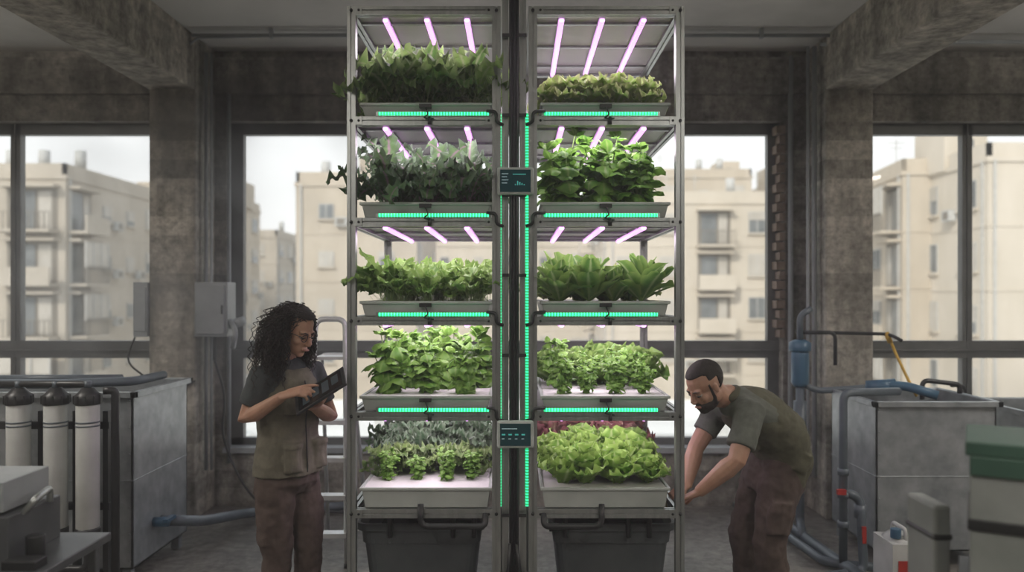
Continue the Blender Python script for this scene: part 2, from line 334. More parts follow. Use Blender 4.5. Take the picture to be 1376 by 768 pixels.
m.pipe([(-.03,YF-.015,.55),(-.04,YF-.02,.4),(-.09,YF,.35),(-.12,YF+.1,.3)],.008); m.pipe([(.0,YF-.015,.55),(.02,YF-.02,.4),(.07,YF,.38)],.008)
m.obj('cable_bundle',MBK,root)
MSC=pmat('touchscreen_glass',(.004,.010,.012),(.006,.013,.015),rough=.12,emis=(.01,.06,.065),es=.35)
MUI=pmat('ui_teal',(.05,.25,.22),rough=.4,emis=(.10,.7,.6),es=.5)
MUW=pmat('ui_white',(.3,.35,.35),rough=.4,emis=(.6,.85,.85),es=.45)
def screen(pyc,kind):
    c=at(692.5,pyc,YF-.05); cx,cz=c.x,c.z; w,h=.084,.063; m=M(); y=YF-.045
    m.box(cx-w,cx+w,y,y+.032,cz-h,cz+h); 
    m2=M(); m2.box(cx-w+.014,cx+w-.014,y-.002,y+.001,cz-h+.012,cz+h-.012,0)
    sx0=cx-w+.022; 
    if kind==0:
        for i in range(4): m2.box(sx0,sx0+.03-.006*(i%2),y-.003,y-.0021,cz+.03-i*.014,cz+.033-i*.014,2)
        for i in range(5): m2.box(sx0+.06+i*.010,sx0+.065+i*.010,y-.003,y-.0021,cz-.02,cz-.02+.004+.005*((i*3)%4),1)
        m2.box(sx0+.05,sx0+.11,y-.003,y-.0021,cz+.028,cz+.031,1)
    else:
        m2.box(sx0,sx0+.07,y-.003,y-.0021,cz+.026,cz+.029,2)
        for i in range(4): m2.box(sx0+i*.03,sx0+i*.03+.016,y-.003,y-.0021,cz-.002,cz+.004,1); m2.box(sx0+i*.03,sx0+i*.03+.012,y-.003,y-.0021,cz-.02,cz-.017,2)
    e=empty('wall_mount_touchscreen_controller'); m.obj('bezel',[MTR],e,bevel=.01); m2.obj('display',[MSC,MUI,MUW],e)
    m=M(); m.box(cx-.04,cx+.04,y+.032,YF-.012,cz-.03,cz+.03); m.obj('bracket',MBK,e)
screen(242.5,0); screen(584,1)
for x0,x1 in ((X(478,3.8),X(651,3.8)),(X(738,3.8),X(909,3.8))):
    m=M(); y0,y1=3.80,4.55; zt=Z(698,3.8)-.02; zb=.0
    def rr(x0,x1,y0,y1,z,r=.05,n=4):
        o=[]
        for cx,cy,a0 in ((x1-r,y0+r,-90),(x1-r,y1-r,0),(x0+r,y1-r,90),(x0+r,y0+r,180)):
            for k in range(n+1):
                a=math.radians(a0+90*k/n); o.append(V((cx+r*math.cos(a),cy+r*math.sin(a),z)))
        return o
    prof=[(.085,zb),(.03,zt-.10),(.022,zt-.10),(.016,zt-.035),(0,zt-.035),(0,zt),(.012,zt),(.03,zt-.04),(.09,zb+.02)]
    rings=[rr(x0+d,x1-d,y0+d,y1-d,z) for d,z in prof]; n=len(rings[0]); vs=[v for r in rings for v in r]
    fs=[(i*n+k,i*n+(k+1)%n,(i+1)*n+(k+1)%n,(i+1)*n+k) for i in range(len(rings)-1) for k in range(n)]
    fs.append(tuple(reversed(range(n)))); fs.append(tuple(range((len(rings)-1)*n,len(rings)*n)))
    m.add(vs,fs,0)
    for k in range(7):
        x=x0+.08+k*(x1-x0-.16)/6; m.box(x-.006,x+.006,y0+.02,y0+.05,zt-.1,zt-.035)
    wz=zt-.12; m.box(x0+.05,x1-.05,y0+.05,y1-.05,wz-.002,wz,1)
    o=m.obj('nutrient_reservoir_tote',[MTO,pmat('nutrient_water',(.01,.012,.012),rough=.05)],bevel=.004)
# ------------------------------------------------------------------ plants
def leaf(m,base,az,el,L,W,curl=1.0,ruf=.2,freq=4,nu=5,nv=8,prof='oval',cup=.2,pet=.15,ph=None,tint=None,jag=0):
    h=V((math.cos(az),math.sin(az),0)); s=V((-math.sin(az),math.cos(az),0)); p=V(base); ph=random.uniform(0,6.28) if ph is None else ph
    tint=random.random() if tint is None else tint; vs=[];cols=[]; ds=L/nv
    tw=random.uniform(-.4,.4)
    for j in range(nv+1):
        t=j/nv; e=el-curl*t*t; d=h*math.cos(e)+V((0,0,math.sin(e)))
        if j: p=p+d*ds
        n=s.cross(d)*-1; 
        if t<pet: w=.05+.0*t
        else:
            q=(t-pet)/(1-pet)
            w={'oval':math.sin(math.pi*min(1,q**.8*.97+.03))**.8,'ob':(math.sin(math.pi*(.08+.87*q**1.5)))**.7,'strap':min(1,q*4)*(1-q**4)**.5*.8+.12}[prof]
        if jag: w*=1+jag*math.sin(j*2.6+ph)
        ss=s*math.cos(tw*t)+n*math.sin(tw*t)
        for i in range(nu):
            u=-1+2*i/(nu-1); au=abs(u)
            rz=ruf*W*au**1.4*math.sin(freq*6.283*t+ph+(1.9 if u>0 else 0)+u*2)
            rx=1+.25*ruf*math.sin(freq*6.283*t*1.3+ph*2+u)
            vs.append(p+ss*(u*w*W*rx)+n*(cup*au*au*w*W+rz*(1 if t>pet else 0)))
            cols.append((tint,au if t>=pet else 0,t,1))
    fs=[(j*nu+i,j*nu+i+1,(j+1)*nu+i+1,(j+1)*nu+i) for j in range(nv) for i in range(nu-1)]
    m.add(vs,fs,0,True,cols)
def stem(m,p0,p1,r):
    k=len(m.v); m.loft([p0,(V(p0)+V(p1))/2+V((random.uniform(-.01,.01),0,0)),p1],[r,r*.8,r*.5],n=5); m.c+= [(.5,0,0,1)]*(len(m.v)-k)
U=random.uniform
def plant(kind,h):
    m=M()
    if kind=='kale':
        for i in range(26):
            f=i/26; leaf(m,(U(-.012,.012),U(-.012,.012),.0),i*2.4+U(-.3,.3),1.52-f*.85,h*U(.7,1.25),h*U(.14,.22),U(.6,2.4),.65,U(5,7),9,22,'ob',.15,.25,jag=.25)
    elif kind=='purplekale':
        for i in range(24):
            f=i/24; leaf(m,(U(-.012,.012),U(-.012,.012),.0),i*2.4+U(-.3,.3),1.52-f*.8,h*U(.75,1.35),h*U(.12,.18),U(.8,2.6),.65,U(6,8),9,22,'ob',.2,.3,jag=.28)
    elif kind=='frill':
        for i in range(26):
            f=i/26; leaf(m,(0,0,.0),i*2.4+U(-.3,.3),1.4-f*1.0,h*U(.9,1.2)*(1),h*U(.28,.40),U(.3,1.0),.46,U(4,6),7,14,'ob',.3,.12,jag=.16)
    elif kind=='lettuce':
        for i in range(28):
            f=i/28; leaf(m,(0,0,.0),i*2.4+U(-.3,.3),1.42-f*1.0,h*U(.8,1.15),h*U(.32,.44),U(-.3,.6),.34,U(3,5),7,12,'ob',.45,.05,jag=.06)
    elif kind=='romaine':
        for i in range(22):
            f=i/22; leaf(m,(0,0,.0),i*2.4+U(-.3,.3),1.45-f*.95,h*U(.95,1.25),h*U(.22,.30),U(-.1,.8),.14,U(2,4),7,10,'ob',.35,.05)
    elif kind=='arugula':
        for i in range(34):
            leaf(m,(U(-.03,.03),U(-.03,.03),0),U(0,6.28),U(.7,1.45),h*U(.6,1.25),h*U(.13,.22),U(.4,1.4),.45,U(3,5),5,14,'ob',.2,.4,jag=.4)
    elif kind in('basil','bush','bigbasil'):
        nst=6 if kind!='bush' else 5; K=1.0 if kind!='bigbasil' else 1.35
        for s_ in range(nst):
            a=s_*6.283/nst+U(-.4,.4); lean=U(.08,.34); top=V((math.cos(a)*lean*h,math.sin(a)*lean*h,h*U(.6,1.02)))
            stem(m,(0,0,0),top,.004)
            for k in range(6 if K==1 else 5):
                q=.22+k*.155; p=top*q; 
                for sd in (0,math.pi): leaf(m,p,a+k*1.57+sd+U(-.5,.5),U(-.6,.6),h*U(.20,.36)*(1.1-.3*q)*K,h*U(.09,.14)*K,U(.6,2.2),.14,2,5,7,'oval',-.4,.08)
            for k in range(5): leaf(m,top,U(0,6.28),U(.4,1.3),h*U(.12,.22)*K,h*.065*K,U(.6,1.4),.1,2,5,6,'oval',-.3,.05)
    return m
LM={'kale':leafmat('curly_kale_leaf',(.09,.18,.045),(.25,.38,.11),(.27,.36,.15),(.38,.40,.25),trans=.45),
 'purplekale':leafmat('purple_kale_leaf',(.07,.15,.06),(.17,.28,.12),(.18,.25,.17),(.42,.20,.36),trans=.45),
 'frill':leafmat('frilly_lettuce_leaf',(.24,.40,.08),(.44,.58,.17),(.50,.52,.26),(.5,.55,.3),trans=.45),
 'lettuce':leafmat('butterhead_lettuce_leaf',(.17,.36,.05),(.34,.54,.11),(.38,.57,.14),(.6,.7,.35)),
 'romaine':leafmat('romaine_leaf',(.09,.22,.04),(.26,.43,.10),(.28,.43,.11),(.5,.6,.3)),
 'arugula':leafmat('arugula_leaf',(.12,.27,.04),(.29,.47,.12),(.33,.49,.14),(.4,.5,.25)),
 'basil':leafmat('basil_leaf',(.07,.21,.025),(.21,.42,.07),(.21,.40,.07),(.34,.46,.16),rough=.36,trans=.42),
 'bush':leafmat('young_basil_leaf',(.10,.25,.035),(.26,.47,.09),(.26,.45,.09),(.35,.5,.16),rough=.36),
 'red':leafmat('red_lettuce_leaf',(.17,.09,.07),(.27,.15,.11),(.24,.08,.09),(.3,.25,.15)),
 'greykale':leafmat('grey_kale_leaf',(.06,.13,.06),(.13,.22,.11),(.17,.23,.15),(.22,.25,.19))}
cache={}
def pl_mesh(kind,h,matk):
    key=(kind,h,matk)
    if key not in cache:
        L=[]
        for i in range(3):
            o=plant(kind,h).obj('plant',LM[matk]); me=o.data; bpy.data.objects.remove(o); L.append(me)
        cache[key]=L
    return random.choice(cache[key])
def bed(name,tr,lvl,rows):
    """rows: (kind,mat,height,y,count,jit)"""
    r=rail_top[lvl]+tray_h[lvl]-.004; e=empty(name,((tr[0]+tr[1])/2,(YF+YB)/2,r))
    for kind,mk,h,y,cnt,xo in rows:
        for i in range(cnt):
            x=tr[0]+.03+(tr[1]-tr[0]-.06)*(i+.5+xo)/cnt
            o=bpy.data.objects.new('plant',pl_mesh(kind,h,mk)); bpy.context.scene.collection.objects.link(o); o.parent=e
            o.location=V((x+U(-.02,.02),y+U(-.025,.025),r))-V(e.location); o.rotation_euler=(U(-.1,.1),U(-.1,.1),U(0,6.28)); s=U(.8,1.16); o.scale=(s,s,s*U(.95,1.08))
bed('curly_kale_bed',TL,0,[('kale','kale',.27,3.83,3,0),('kale','kale',.28,4.05,3,.1),('kale','kale',.27,4.35,3,-.1)])
bed('frilly_lettuce_bed',TR,0,[('frill','frill',.15,3.82,4,0),('frill','frill',.17,4.05,4,0),('frill','frill',.17,4.3,4,.1)])
bed('purple_kale_bed',TL,1,[('purplekale','purplekale',.27,3.83,3,0),('purplekale','purplekale',.27,4.05,3,.1),('purplekale','purplekale',.27,4.4,3,-.1)])
bed('basil_bed',TR,1,[('bigbasil','basil',.30,3.83,3,0),('bigbasil','basil',.29,4.06,3,.15),('bigbasil','basil',.28,4.35,3,-.1)])
bed('arugula_bed',TL,2,[('arugula','arugula',.20,3.80,5,0),('arugula','arugula',.20,3.95,5,.1),('arugula','arugula',.20,4.12,5,0),('arugula','arugula',.20,4.3,5,.1),('arugula','arugula',.20,4.5,5,0)])
bed('romaine_lettuce_bed',TR,2,[('romaine','romaine',.17,3.81,4,0),('romaine','romaine',.18,4.0,4,.1),('lettuce','romaine',.18,4.2,4,0),('frill','frill',.2,4.45,4,.1)])
bed('basil_bed',TL,3,[('bigbasil','bush',.24,3.85,3,.0),('bigbasil','bush',.27,4.1,3,.15),('basil','bush',.27,4.4,4,0)])
bed('young_basil_bed',TR,3,[('bush','bush',.17,3.83,4,0),('bush','bush',.19,4.02,4,.1),('lettuce','romaine',.19,4.25,4,0),('lettuce','romaine',.19,4.5,4,0)])
bed('kale_seedling_bed',TL,4,[('bush','bush',.15,3.88,4,0),('kale','kale',.17,4.06,4,.1),('kale','greykale',.19,4.24,4,0),('kale','greykale',.21,4.42,4,.1),('kale','greykale',.23,4.6,5,0)])
bed('lettuce_bed',TR,4,[('lettuce','lettuce',.15,3.83,4,0),('lettuce','lettuce',.15,3.99,4,.1),('lettuce','lettuce',.16,4.15,4,0),('lettuce','romaine',.17,4.31,4,.1),('lettuce','red',.21,4.45,4,0),('lettuce','red',.22,4.6,4,0)])
# ------------------------------------------------------------------ tanks, plumbing
def tank(name,x0,x1,y0,y1,zb,zt):
    m=M(); t=.012
    m.box(x0,x1,y0,y0+t,zb,zt);m.box(x0,x1,y1-t,y1,zb,zt);m.box(x0,x0+t,y0,y1,zb,zt);m.box(x1-t,x1,y0,y1,zb,zt);m.box(x0,x1,y0,y1,zb,zb+t)
    r=.028
    for a in ((x0-r,x1+r,y0-r,y0+.004),(x0-r,x1+r,y1-.004,y1+r),(x0-r,x0+.004,y0-r,y1+r),(x1-.004,x1+r,y0-r,y1+r)): m.box(*a,zt-.03,zt+.004)
    m.box(x0+t,x1-t,y0+t,y1-t,zt-.16,zt-.155,1)
    for x in (x0+.05,x1-.05):
        for y in (y0+.05,y1-.05): m.box(x-.025,x+.025,y-.025,y+.025,0,zb)
    for k in range(1,4):
        z=zb+(zt-zb)*k/4
        if k==2: m.box(x0-.004,x1+.004,y0-.004,y0,z-.004,z+.004); m.box(x1,x1+.004,y0,y1,z-.004,z+.004); m.box(x0-.004,x0,y0,y1,z-.004,z+.004)
    for x in (x0+.02,x1-.02):
        for k in range(7):
            z=zb+.05+k*(zt-zb-.1)/6; m.cyl((x,y0-.004,z),(x,y0,z),.007,n=8)
    return m.obj(name,[MGV,pmat('tank_water',(.02,.03,.03),rough=.06)],bevel=.003)
tank('galvanised_water_tank',-3.7,-2.23,4.63,5.39,.10,1.13)
tank('galvanised_water_tank',2.24,2.99,4.96,5.66,.10,1.03)
tank('galvanised_water_tank',3.35,4.2,5.2,5.9,.10,.93)
m=M(); m.pipe([(-3.5,4.75,1.165),(-2.7,4.75,1.165),(-2.35,4.9,1.165),(-2.35,5.3,1.165)],.028,rnd=.08); m.pipe([(-3.5,5.0,1.17),(-2.5,5.05,1.17)],.022)
m.pipe([(-2.23,5.0,.28),(-2.12,5.0,.28),(-2.05,5.2,.22),(-2.0,5.9,.08),(-1.4,6.2,.05),(-1.0,6.25,.05)],.035,rnd=.12)
m.cyl((-2.23,4.9,.3),(-2.14,4.9,.3),.03,mat=1); m.box(-2.15,-2.12,4.84,4.96,.31,.33,1)
m.obj('tank_supply_pipes',[MPV,MPB])
e=empty('water_filter_bank'); m=M()
for px in (25,75,118):
    x=X(px,4.35); m.loft([(x,4.35,z) for z in (.40,.415,1.10,1.115)],[.045,.06,.06,.05],n=20,mat=0)
    m.loft([(x,4.35,z) for z in (1.10,1.105,1.15,1.165,1.19)],[.066,.068,.068,.05,.03],n=18,mat=1)
    m.loft([(x,4.35,z) for z in (.34,.36,.42,.43)],[.04,.064,.064,.06],n=18,mat=1)
    m.cyl((x,4.35,1.19),(x,4.35,1.225),.02,mat=2)
    for zz in (.98,1.0): m.loft([(x,4.35,zz),(x,4.35,zz+.008)],[.062,.062],n=18,mat=2)
    for k in range(10):
        a=k*.628; m.box(x+.066*math.cos(a)-.005,x+.066*math.cos(a)+.005,4.35+.066*math.sin(a)-.005,4.35+.066*math.sin(a)+.005,1.105,1.15,1)
m.obj('cartridges',[MWH,MBK,MPV],e)
m=M(); xa,xb=X(2,4.4),X(150,4.4)
m.box(xa-.1,xb-.03,4.43,4.46,.95,.99); m.box(xa-.1,xb-.03,4.43,4.46,.5,.54)
for x in (xa-.08,X(50,4.4),X(97,4.4),xb-.05): m.box(x-.015,x+.015,4.43,4.47,0,1.05)
m.pipe([(xa-.2,4.35,1.21),(X(118,4.35),4.35,1.21),(X(118,4.35),4.35,1.15)],.018)
x=X(155,4.4); m.pipe([(X(135,4.35),4.38,1.17),(x,4.40,1.17),(x,4.40,0.02)],.022,rnd=.06)
m.pipe([(X(118,4.35),4.35,.34),(X(118,4.35),4.35,.2),(X(20,4.35),4.35,.2),(X(20,4.35),4.35,.36)],.02)
m.obj('stand_and_manifold',MBK,e)
m=M(); xf=X(1075,5.6)
m.loft([(xf,5.6,z) for z in (1.05,1.08,1.28,1.30)],[.04,.06,.06,.055],n=18,mat=1); m.loft([(xf,5.6,z) for z in (1.30,1.31,1.36,1.38)],[.07,.075,.075,.04],n=18,mat=1)
m.pipe([(xf,5.6,1.38),(xf,5.6,1.55),(xf+.08,5.6,1.6)],.022,rnd=.05)
m.pipe([(xf-.0,5.6,1.05),(xf,5.6,.1),(xf-.05,5.4,.05)],.03); m.cyl((xf,5.6,.6),(xf,5.6,.95),.045)
m.pipe([(xf,5.6,1.08),(xf+.12,5.6,1.02),(2.6,5.55,1.06),(2.72,5.4,1.06)],.022,rnd=.05,mat=0)
m.pipe([(xf,5.62,1.43),(2.25,5.62,1.43),(2.25,5.62,1.2)],.014,mat=2); m.pipe([(2.0,5.7,1.43),(2.62,5.6,1.42),(2.66,5.5,1.38)],.012,mat=2)
m.pipe([(2.35,5.3,1.03),(2.35,5.3,1.10),(2.55,5.2,1.10),(2.7,5.1,1.05)],.03,rnd=.05,mat=1); m.cyl((2.33,5.3,1.08),(2.5,5.25,1.10),.045,mat=1)
x1=X(1133,4.85); x2=X(1156,4.85)
m.pipe([(2.4,5.0,1.09),(x1,4.85,1.10),(x1,4.85,.06)],.025,rnd=.06,mat=0)
m.pipe([(x1,4.85,.50),(x2,4.85,.46),(x2,4.80,.03),(x2-.3,4.7,.03)],.028,rnd=.06,mat=0)
for z in (.48,.62,.3): m.cyl((x1,4.85,z-.02),(x1,4.85,z+.02),.034,mat=0)
m.cyl((x2,4.85,.34),(x2,4.85,.42),.036,mat=0); m.box(x2-.012,x2+.012,4.79,4.82,.20,.30,3); m.box(x1-.05,x1+.0,4.80,4.83,.49,.52,3)
m.pipe([(1.85,6.25,.06),(1.95,5.6,.05),(1.98,5.0,.05),(2.05,4.4,.05)],.035,rnd=.1); m.pipe([(1.72,6.25,.05),(1.84,5.6,.05),(1.9,4.9,.05),(2.2,4.8,.05)],.028,rnd=.1)
m.pipe([(2.7,5.3,1.0),(2.7,5.3,1.13),(2.95,5.3,1.10),(2.95,5.3,1.04)],.016,mat=2)
m.pipe([(3.0,5.5,1.07),(3.1,5.5,1.07),(3.1,5.5,.9)],.012,mat=2)
m.obj('filter_and_pump_plumbing',[MPV,MPB,MBK,MRE])
m=M(); m.pipe([(2.62,5.6,1.40),(2.66,5.6,1.30),(2.70,5.5,1.12),(2.74,5.45,1.0)],.010,rnd=.1); m.cyl((2.60,5.6,1.43),(2.63,5.6,1.36),.018); m.obj('yellow_air_hose',MYE)
m=M(); x0,x1=X(1195,4.4),X(1238,4.4)
m.box(x0,x1,4.36,4.60,0,.33); m.loft([((x0+x1)/2,4.48,.33),((x0+x1)/2,4.48,.36)],[(.085,.11),(.05,.07)],ref=V((1,0,0)),n=14); m.cyl((x0+.045,4.42,.35),(x0+.045,4.42,.40),.028,mat=1); m.pipe([(x0+.09,4.40,.34),(x0+.09,4.40,.40),(x0+.09,4.55,.40),(x0+.09,4.56,.33)],.012)
m.box(x0+.03,x1-.03,4.357,4.36,.06,.24,2)
m.obj('jerrycan',[MWH,MPB,MRE],bevel=.018)
m=M(); xl,xr=-1.29,-1.10
for y0,y1,s in ((4.95,5.12,1),(5.65,5.28,0)):
    zt=1.54 if s else 1.3; ex=.045
    if s: m.pipe([(xl-ex,y0,0.01),(xl,y1,zt),(xr,y1,zt),(xr+ex,y0,.01)],.018,rnd=.06)
    else: m.pipe([(xl-ex,y0,0.01),(xl,y1,zt),(xr,y1,zt),(xr+ex,y0,.01)],.013,rnd=.03)
for k in range(5):
    z=.2+k*.23; t=z/1.5; y=4.95+.17*t; ex=.045*(1-t); m.box(xl-ex,xr+ex,y-.035,y+.045,z-.014,z+.014)
m.box(xl,xr,5.1,5.32,1.28,1.30)
for x in (xl-.045,xr+.045):
    for y in (4.95,5.65): m.cyl((x,y,0),(x,y,.03),.018,mat=1)
m.obj('step_ladder',[pmat('bright_aluminium',(.65,.66,.67),(.74,.75,.76),rough=.4,metal=.5),MBK])
MDG=pmat('dark_grey_enamel',(.07,.075,.08),(.10,.105,.11),rough=.35)
e=empty('stainless_instrument_cart'); m=M()
m.box(-2.3,-1.50,2.45,2.95,.79,.82)
for x in (-2.26,-1.54):
    for y in (2.5,2.9): m.box(x-.015,x+.015,y-.015,y+.015,.04,.79); m.cyl((x-.01,y,.04),(x+.01,y,.04),.04,mat=1)
m.box(-2.28,-1.52,2.47,2.93,.28,.30); m.obj('cart',[MDG,MBK],e,bevel=.004)
m=M(); m.box(-2.3,-1.66,2.6,2.9,.82,.97,3); m.box(-2.3,-1.69,2.62,2.88,.98,1.08,1); m.box(-2.28,-1.72,2.615,2.625,.99,1.06,2)
for k in range(4): m.cyl((-1.72-.07*k,2.60,.88),(-1.72-.07*k,2.57,.88),.018,mat=2)
m.pipe([(-1.64,2.65,.97),(-1.60,2.65,1.02),(-1.64,2.8,1.02),(-1.64,2.8,.97)],.012,mat=0); m.cyl((-1.60,2.65,.82),(-1.60,2.65,.90),.03,mat=2); m.box(-1.64,-1.53,2.53,2.6,.82,.85,2)
m.obj('analyser',[MAL,MGY,MBK,MDG],e,bevel=.012)
MGN=pmat('green_plastic',(.03,.07,.05),(.04,.09,.065),rough=.45)
MCG=pmat('grey_green_case',(.19,.205,.195),(.25,.265,.255),rough=.5)
e=empty('equipment_case_stack'); m=M(); RZ=Matrix.Rotation(-.52,3,'Z'); T=V((1.38,2.08,0))
def cb(x0,x1,y0,y1,z0,z1,mt=0): m.box(x0,x1,y0,y1,z0,z1,mt,RZ,T)
cb(-.19,.21,-.16,.16,0,.44); cb(-.20,.22,-.17,.17,.44,.48,2); cb(-.19,.21,-.15,.16,.48,.90); cb(-.20,.22,-.17,.17,.90,.94,2)
cb(-.17,.21,-.16,.16,.94,1.29); cb(-.18,.215,-.165,.165,1.29,1.325,1)
cb(-.175,.215,-.165,.165,1.10,1.13,2)
cb(-.02,.03,-.175,.175,.94,1.33,2); cb(.10,.18,-.18,-.16,1.16,1.21,2); cb(-.17,-.03,-.168,-.16,1.24,1.29,1)
m.obj('cases',[MCG,MGN,MBK],e,bevel=.02)
m=M(); m.box(1.185,1.235,2.26,2.42,0,1.10); m.box(1.18,1.24,2.255,2.425,1.0,1.02,1); m.obj('slim_box',[MCG,MBK],e,bevel=.01)
# ------------------------------------------------------------------ exterior
def facade_mat(name,c1,c2):
    return pmat(name,c1,c2,rough=.9,scale=.5,lo=.3,hi=.7,stretch=(1,1,.45),bump=.3,bscale=3)
BM=[facade_mat('facade_plaster_beige',(.44,.38,.30),(.56,.495,.405)),facade_mat('facade_plaster_grey',(.41,.365,.30),(.53,.48,.41)),facade_mat('facade_plaster_light',(.52,.465,.38),(.63,.57,.485))]
MG2=pmat('apartment_glass',(.12,.13,.135),(.21,.225,.23),rough=.15,scale=.6)
MS2=pmat('roller_shutter',(.42,.39,.34),(.54,.51,.46),rough=.7,scale=.8)
MAC=pmat('ac_unit_white',(.55,.55,.53),rough=.6)
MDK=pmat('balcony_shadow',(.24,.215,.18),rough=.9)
MFW=pmat('window_frame_white',(.52,.51,.48),rough=.6)
def building(name,px0,px1,pytop,d,dep=12,bi=0,rot=0,seed=0,bay=3.0,st=3.0,z0=-6.0):
    rnd=random.Random(seed); x0,x1=X(px0,d),X(px1,d); w=x1-x0; zt=Z(pytop,d); m=M(); w2=w/2
    m.box(-w2,w2,0,dep,z0,zt); m.box(-w2-.1,w2+.1,-.1,dep+.1,zt-.1,zt+.15)
    m.box(-w2,w2,0,.2,zt,zt+.8); m.box(-w2,-w2+.2,0,dep,zt,zt+.8); m.box(w2-.2,w2,0,dep,zt,zt+.8)
    def facade(O,A,Nn,W):
        def bx(a0,a1,n0,n1,z0_,z1_,mt):
            ps=[O+A*a+Nn*n for a in (a0,a1) for n in (n0,n1)]
            xs=[p.x for p in ps];ys=[p.y for p in ps]; m.box(min(xs),max(xs),min(ys),max(ys),z0_,z1_,mt)
        nb=max(1,int(W/bay)); bw=W/nb; ns=int((zt-z0)/st)
        kinds=[rnd.choice('wwssdv') for _ in range(nb)]
        for i in range(nb):
            for j in range(ns):
                zc=zt-st*(j+1)+.9; c=(i+.5)*bw; k=kinds[i]; q=rnd.random()
                if k in 'wsv':
                    ww={'w':.75,'s':.42,'v':.55}[k]; hh={'w':1.25,'s':.85,'v':1.4}[k]
                    bx(c-ww-.06,c+ww+.06,0,.06,zc-.06,zc+hh+.06,2); bx(c-ww,c+ww,.05,.075,zc,zc+hh,3 if q<.4 else 1)
                    bx(c-.03,c+.03,.07,.09,zc,zc+hh,2); bx(c-ww-.15,c+ww+.15,0,.18,zc-.16,zc-.06,0)
                    if q>.4 and rnd.random()<.6: bx(c-ww,c+ww,.07,.1,zc+hh*rnd.uniform(.3,.7),zc+hh,3)
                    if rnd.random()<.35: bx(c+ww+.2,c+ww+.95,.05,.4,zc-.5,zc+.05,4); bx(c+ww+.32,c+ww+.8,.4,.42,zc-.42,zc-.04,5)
                else:
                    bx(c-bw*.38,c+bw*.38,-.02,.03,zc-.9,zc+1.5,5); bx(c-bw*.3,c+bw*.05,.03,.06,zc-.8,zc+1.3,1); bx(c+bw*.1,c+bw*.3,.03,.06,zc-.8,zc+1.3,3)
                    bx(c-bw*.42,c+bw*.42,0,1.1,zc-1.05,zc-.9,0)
                    bx(c-bw*.42,c+bw*.42,0,.7,zc+1.5,zc+1.65,0)
                    if q<.6: bx(c-bw*.42,c+bw*.42,1.0,1.1,zc-.9,zc+.0,0)
                    else:
                        for t in range(12): a=c-bw*.42+t*bw*.84/11; bx(a-.02,a+.02,1.03,1.08,zc-.9,zc+.05,5)
                        bx(c-bw*.42,c+bw*.42,1.02,1.09,zc+.03,zc+.08,5)
                    if q>.75: bx(c-bw*.42,c+bw*.42,.95,1.0,zc,zc+1.5,3)
                    if q>.75:
                        for t in range(4): a=c-bw*.42+t*bw*.84/3; bx(a-.04,a+.04,1.0,1.06,zc,zc+1.5,2)
        bx(W*.02+.1,W*.02+.22,0,.12,z0,zt,2)
        for j in range(ns+1): bx(0,W,0,.04,zt-st*j-.12,zt-st*j,0)
    facade(V((-w2,0,0)),V((1,0,0)),V((0,-1,0)),w); facade(V((-w2,0,0)),V((0,1,0)),V((-1,0,0)),dep); facade(V((w2,0,0)),V((0,1,0)),V((1,0,0)),dep)
    n=max(2,int(w/1.8))
    for i in range(n):
        x=-w2+.8+i*(w-1.6)/max(1,n-1)+rnd.uniform(-.3,.3); y=rnd.uniform(1,4); q=rnd.random()
        if q<.45:
            m.cyl((x,y,zt+.9),(x,y,zt+2.0),.32,n=12,mat=4); m.box(x-.9,x-.35,y-.6,y+.5,zt+.5,zt+.56,1); m.box(x-.3,x+.3,y-.05,y+.05,zt,zt+.9,2)
        elif q<.7: m.box(x-1.2,x+1.0,y+1,y+4,zt,zt+2.3,0); m.box(x-.4,x+.3,y+.97,y+1,zt+.6,zt+1.6,1)
        else: m.cyl((x,y,zt),(x,y,zt+2.6),.03,n=6,mat=2); m.box(x-.5,x+.5,y-.02,y+.02,zt+2.3,zt+2.34,2); m.box(x-.35,x+.35,y-.02,y+.02,zt+2.0,zt+2.04,2)
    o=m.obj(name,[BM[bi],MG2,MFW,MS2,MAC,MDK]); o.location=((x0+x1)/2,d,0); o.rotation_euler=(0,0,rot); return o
building('apartment_building',-90,88,238,45,dep=12,bi=1,seed=3,bay=2.9)
building('apartment_building',96,300,270,70,dep=10,bi=0,seed=5)
building('apartment_building',318,372,318,90,dep=10,bi=1,seed=8)
building('apartment_building',366,404,345,112,dep=10,bi=2,seed=9)
building('apartment_building',398,560,248,50,dep=12,bi=0,seed=12,bay=3.4)
building('apartment_building',575,800,330,85,dep=12,bi=2,seed=13)
building('apartment_building',815,1046,272,56,dep=14,bi=2,seed=15,bay=2.8)
building('apartment_building',1048,1120,250,75,dep=14,bi=0,seed=16)
building('apartment_building',1150,1214,288,75,dep=10,bi=1,seed=18)
building('apartment_building',1216,1330,232,42,dep=14,bi=0,rot=-.12,seed=22,bay=2.6)
building('apartment_building',1328,1480,214,37,dep=10,bi=2,rot=0,seed=26,bay=2.9)
building('apartment_building',880,1010,238,75,dep=12,bi=0,seed=31)
m=M(); m.box(-140,140,9,200,-6.3,-6); m.obj('street_ground',pmat('pale_paving',(.5,.49,.46),(.6,.59,.56),rough=.9,scale=.2))
m=M(); m.box(-30,30,16,34,-6,-3.4); m.box(-30,30,15.8,16,-6,-2.8); m.box(-30,30,33.8,34,-6,-2.8)
for x in range(-26,28,6): m.box(x,x+1.6,22,24,-3.4,-2.5,1); m.box(x+3,x+3.5,28,28.5,-3.4,-2.4,1)
m.obj('low_roof_terrace',[pmat('white_roof_coating',(.66,.66,.64),(.76,.76,.74),rough=.8,scale=.3),MAC])
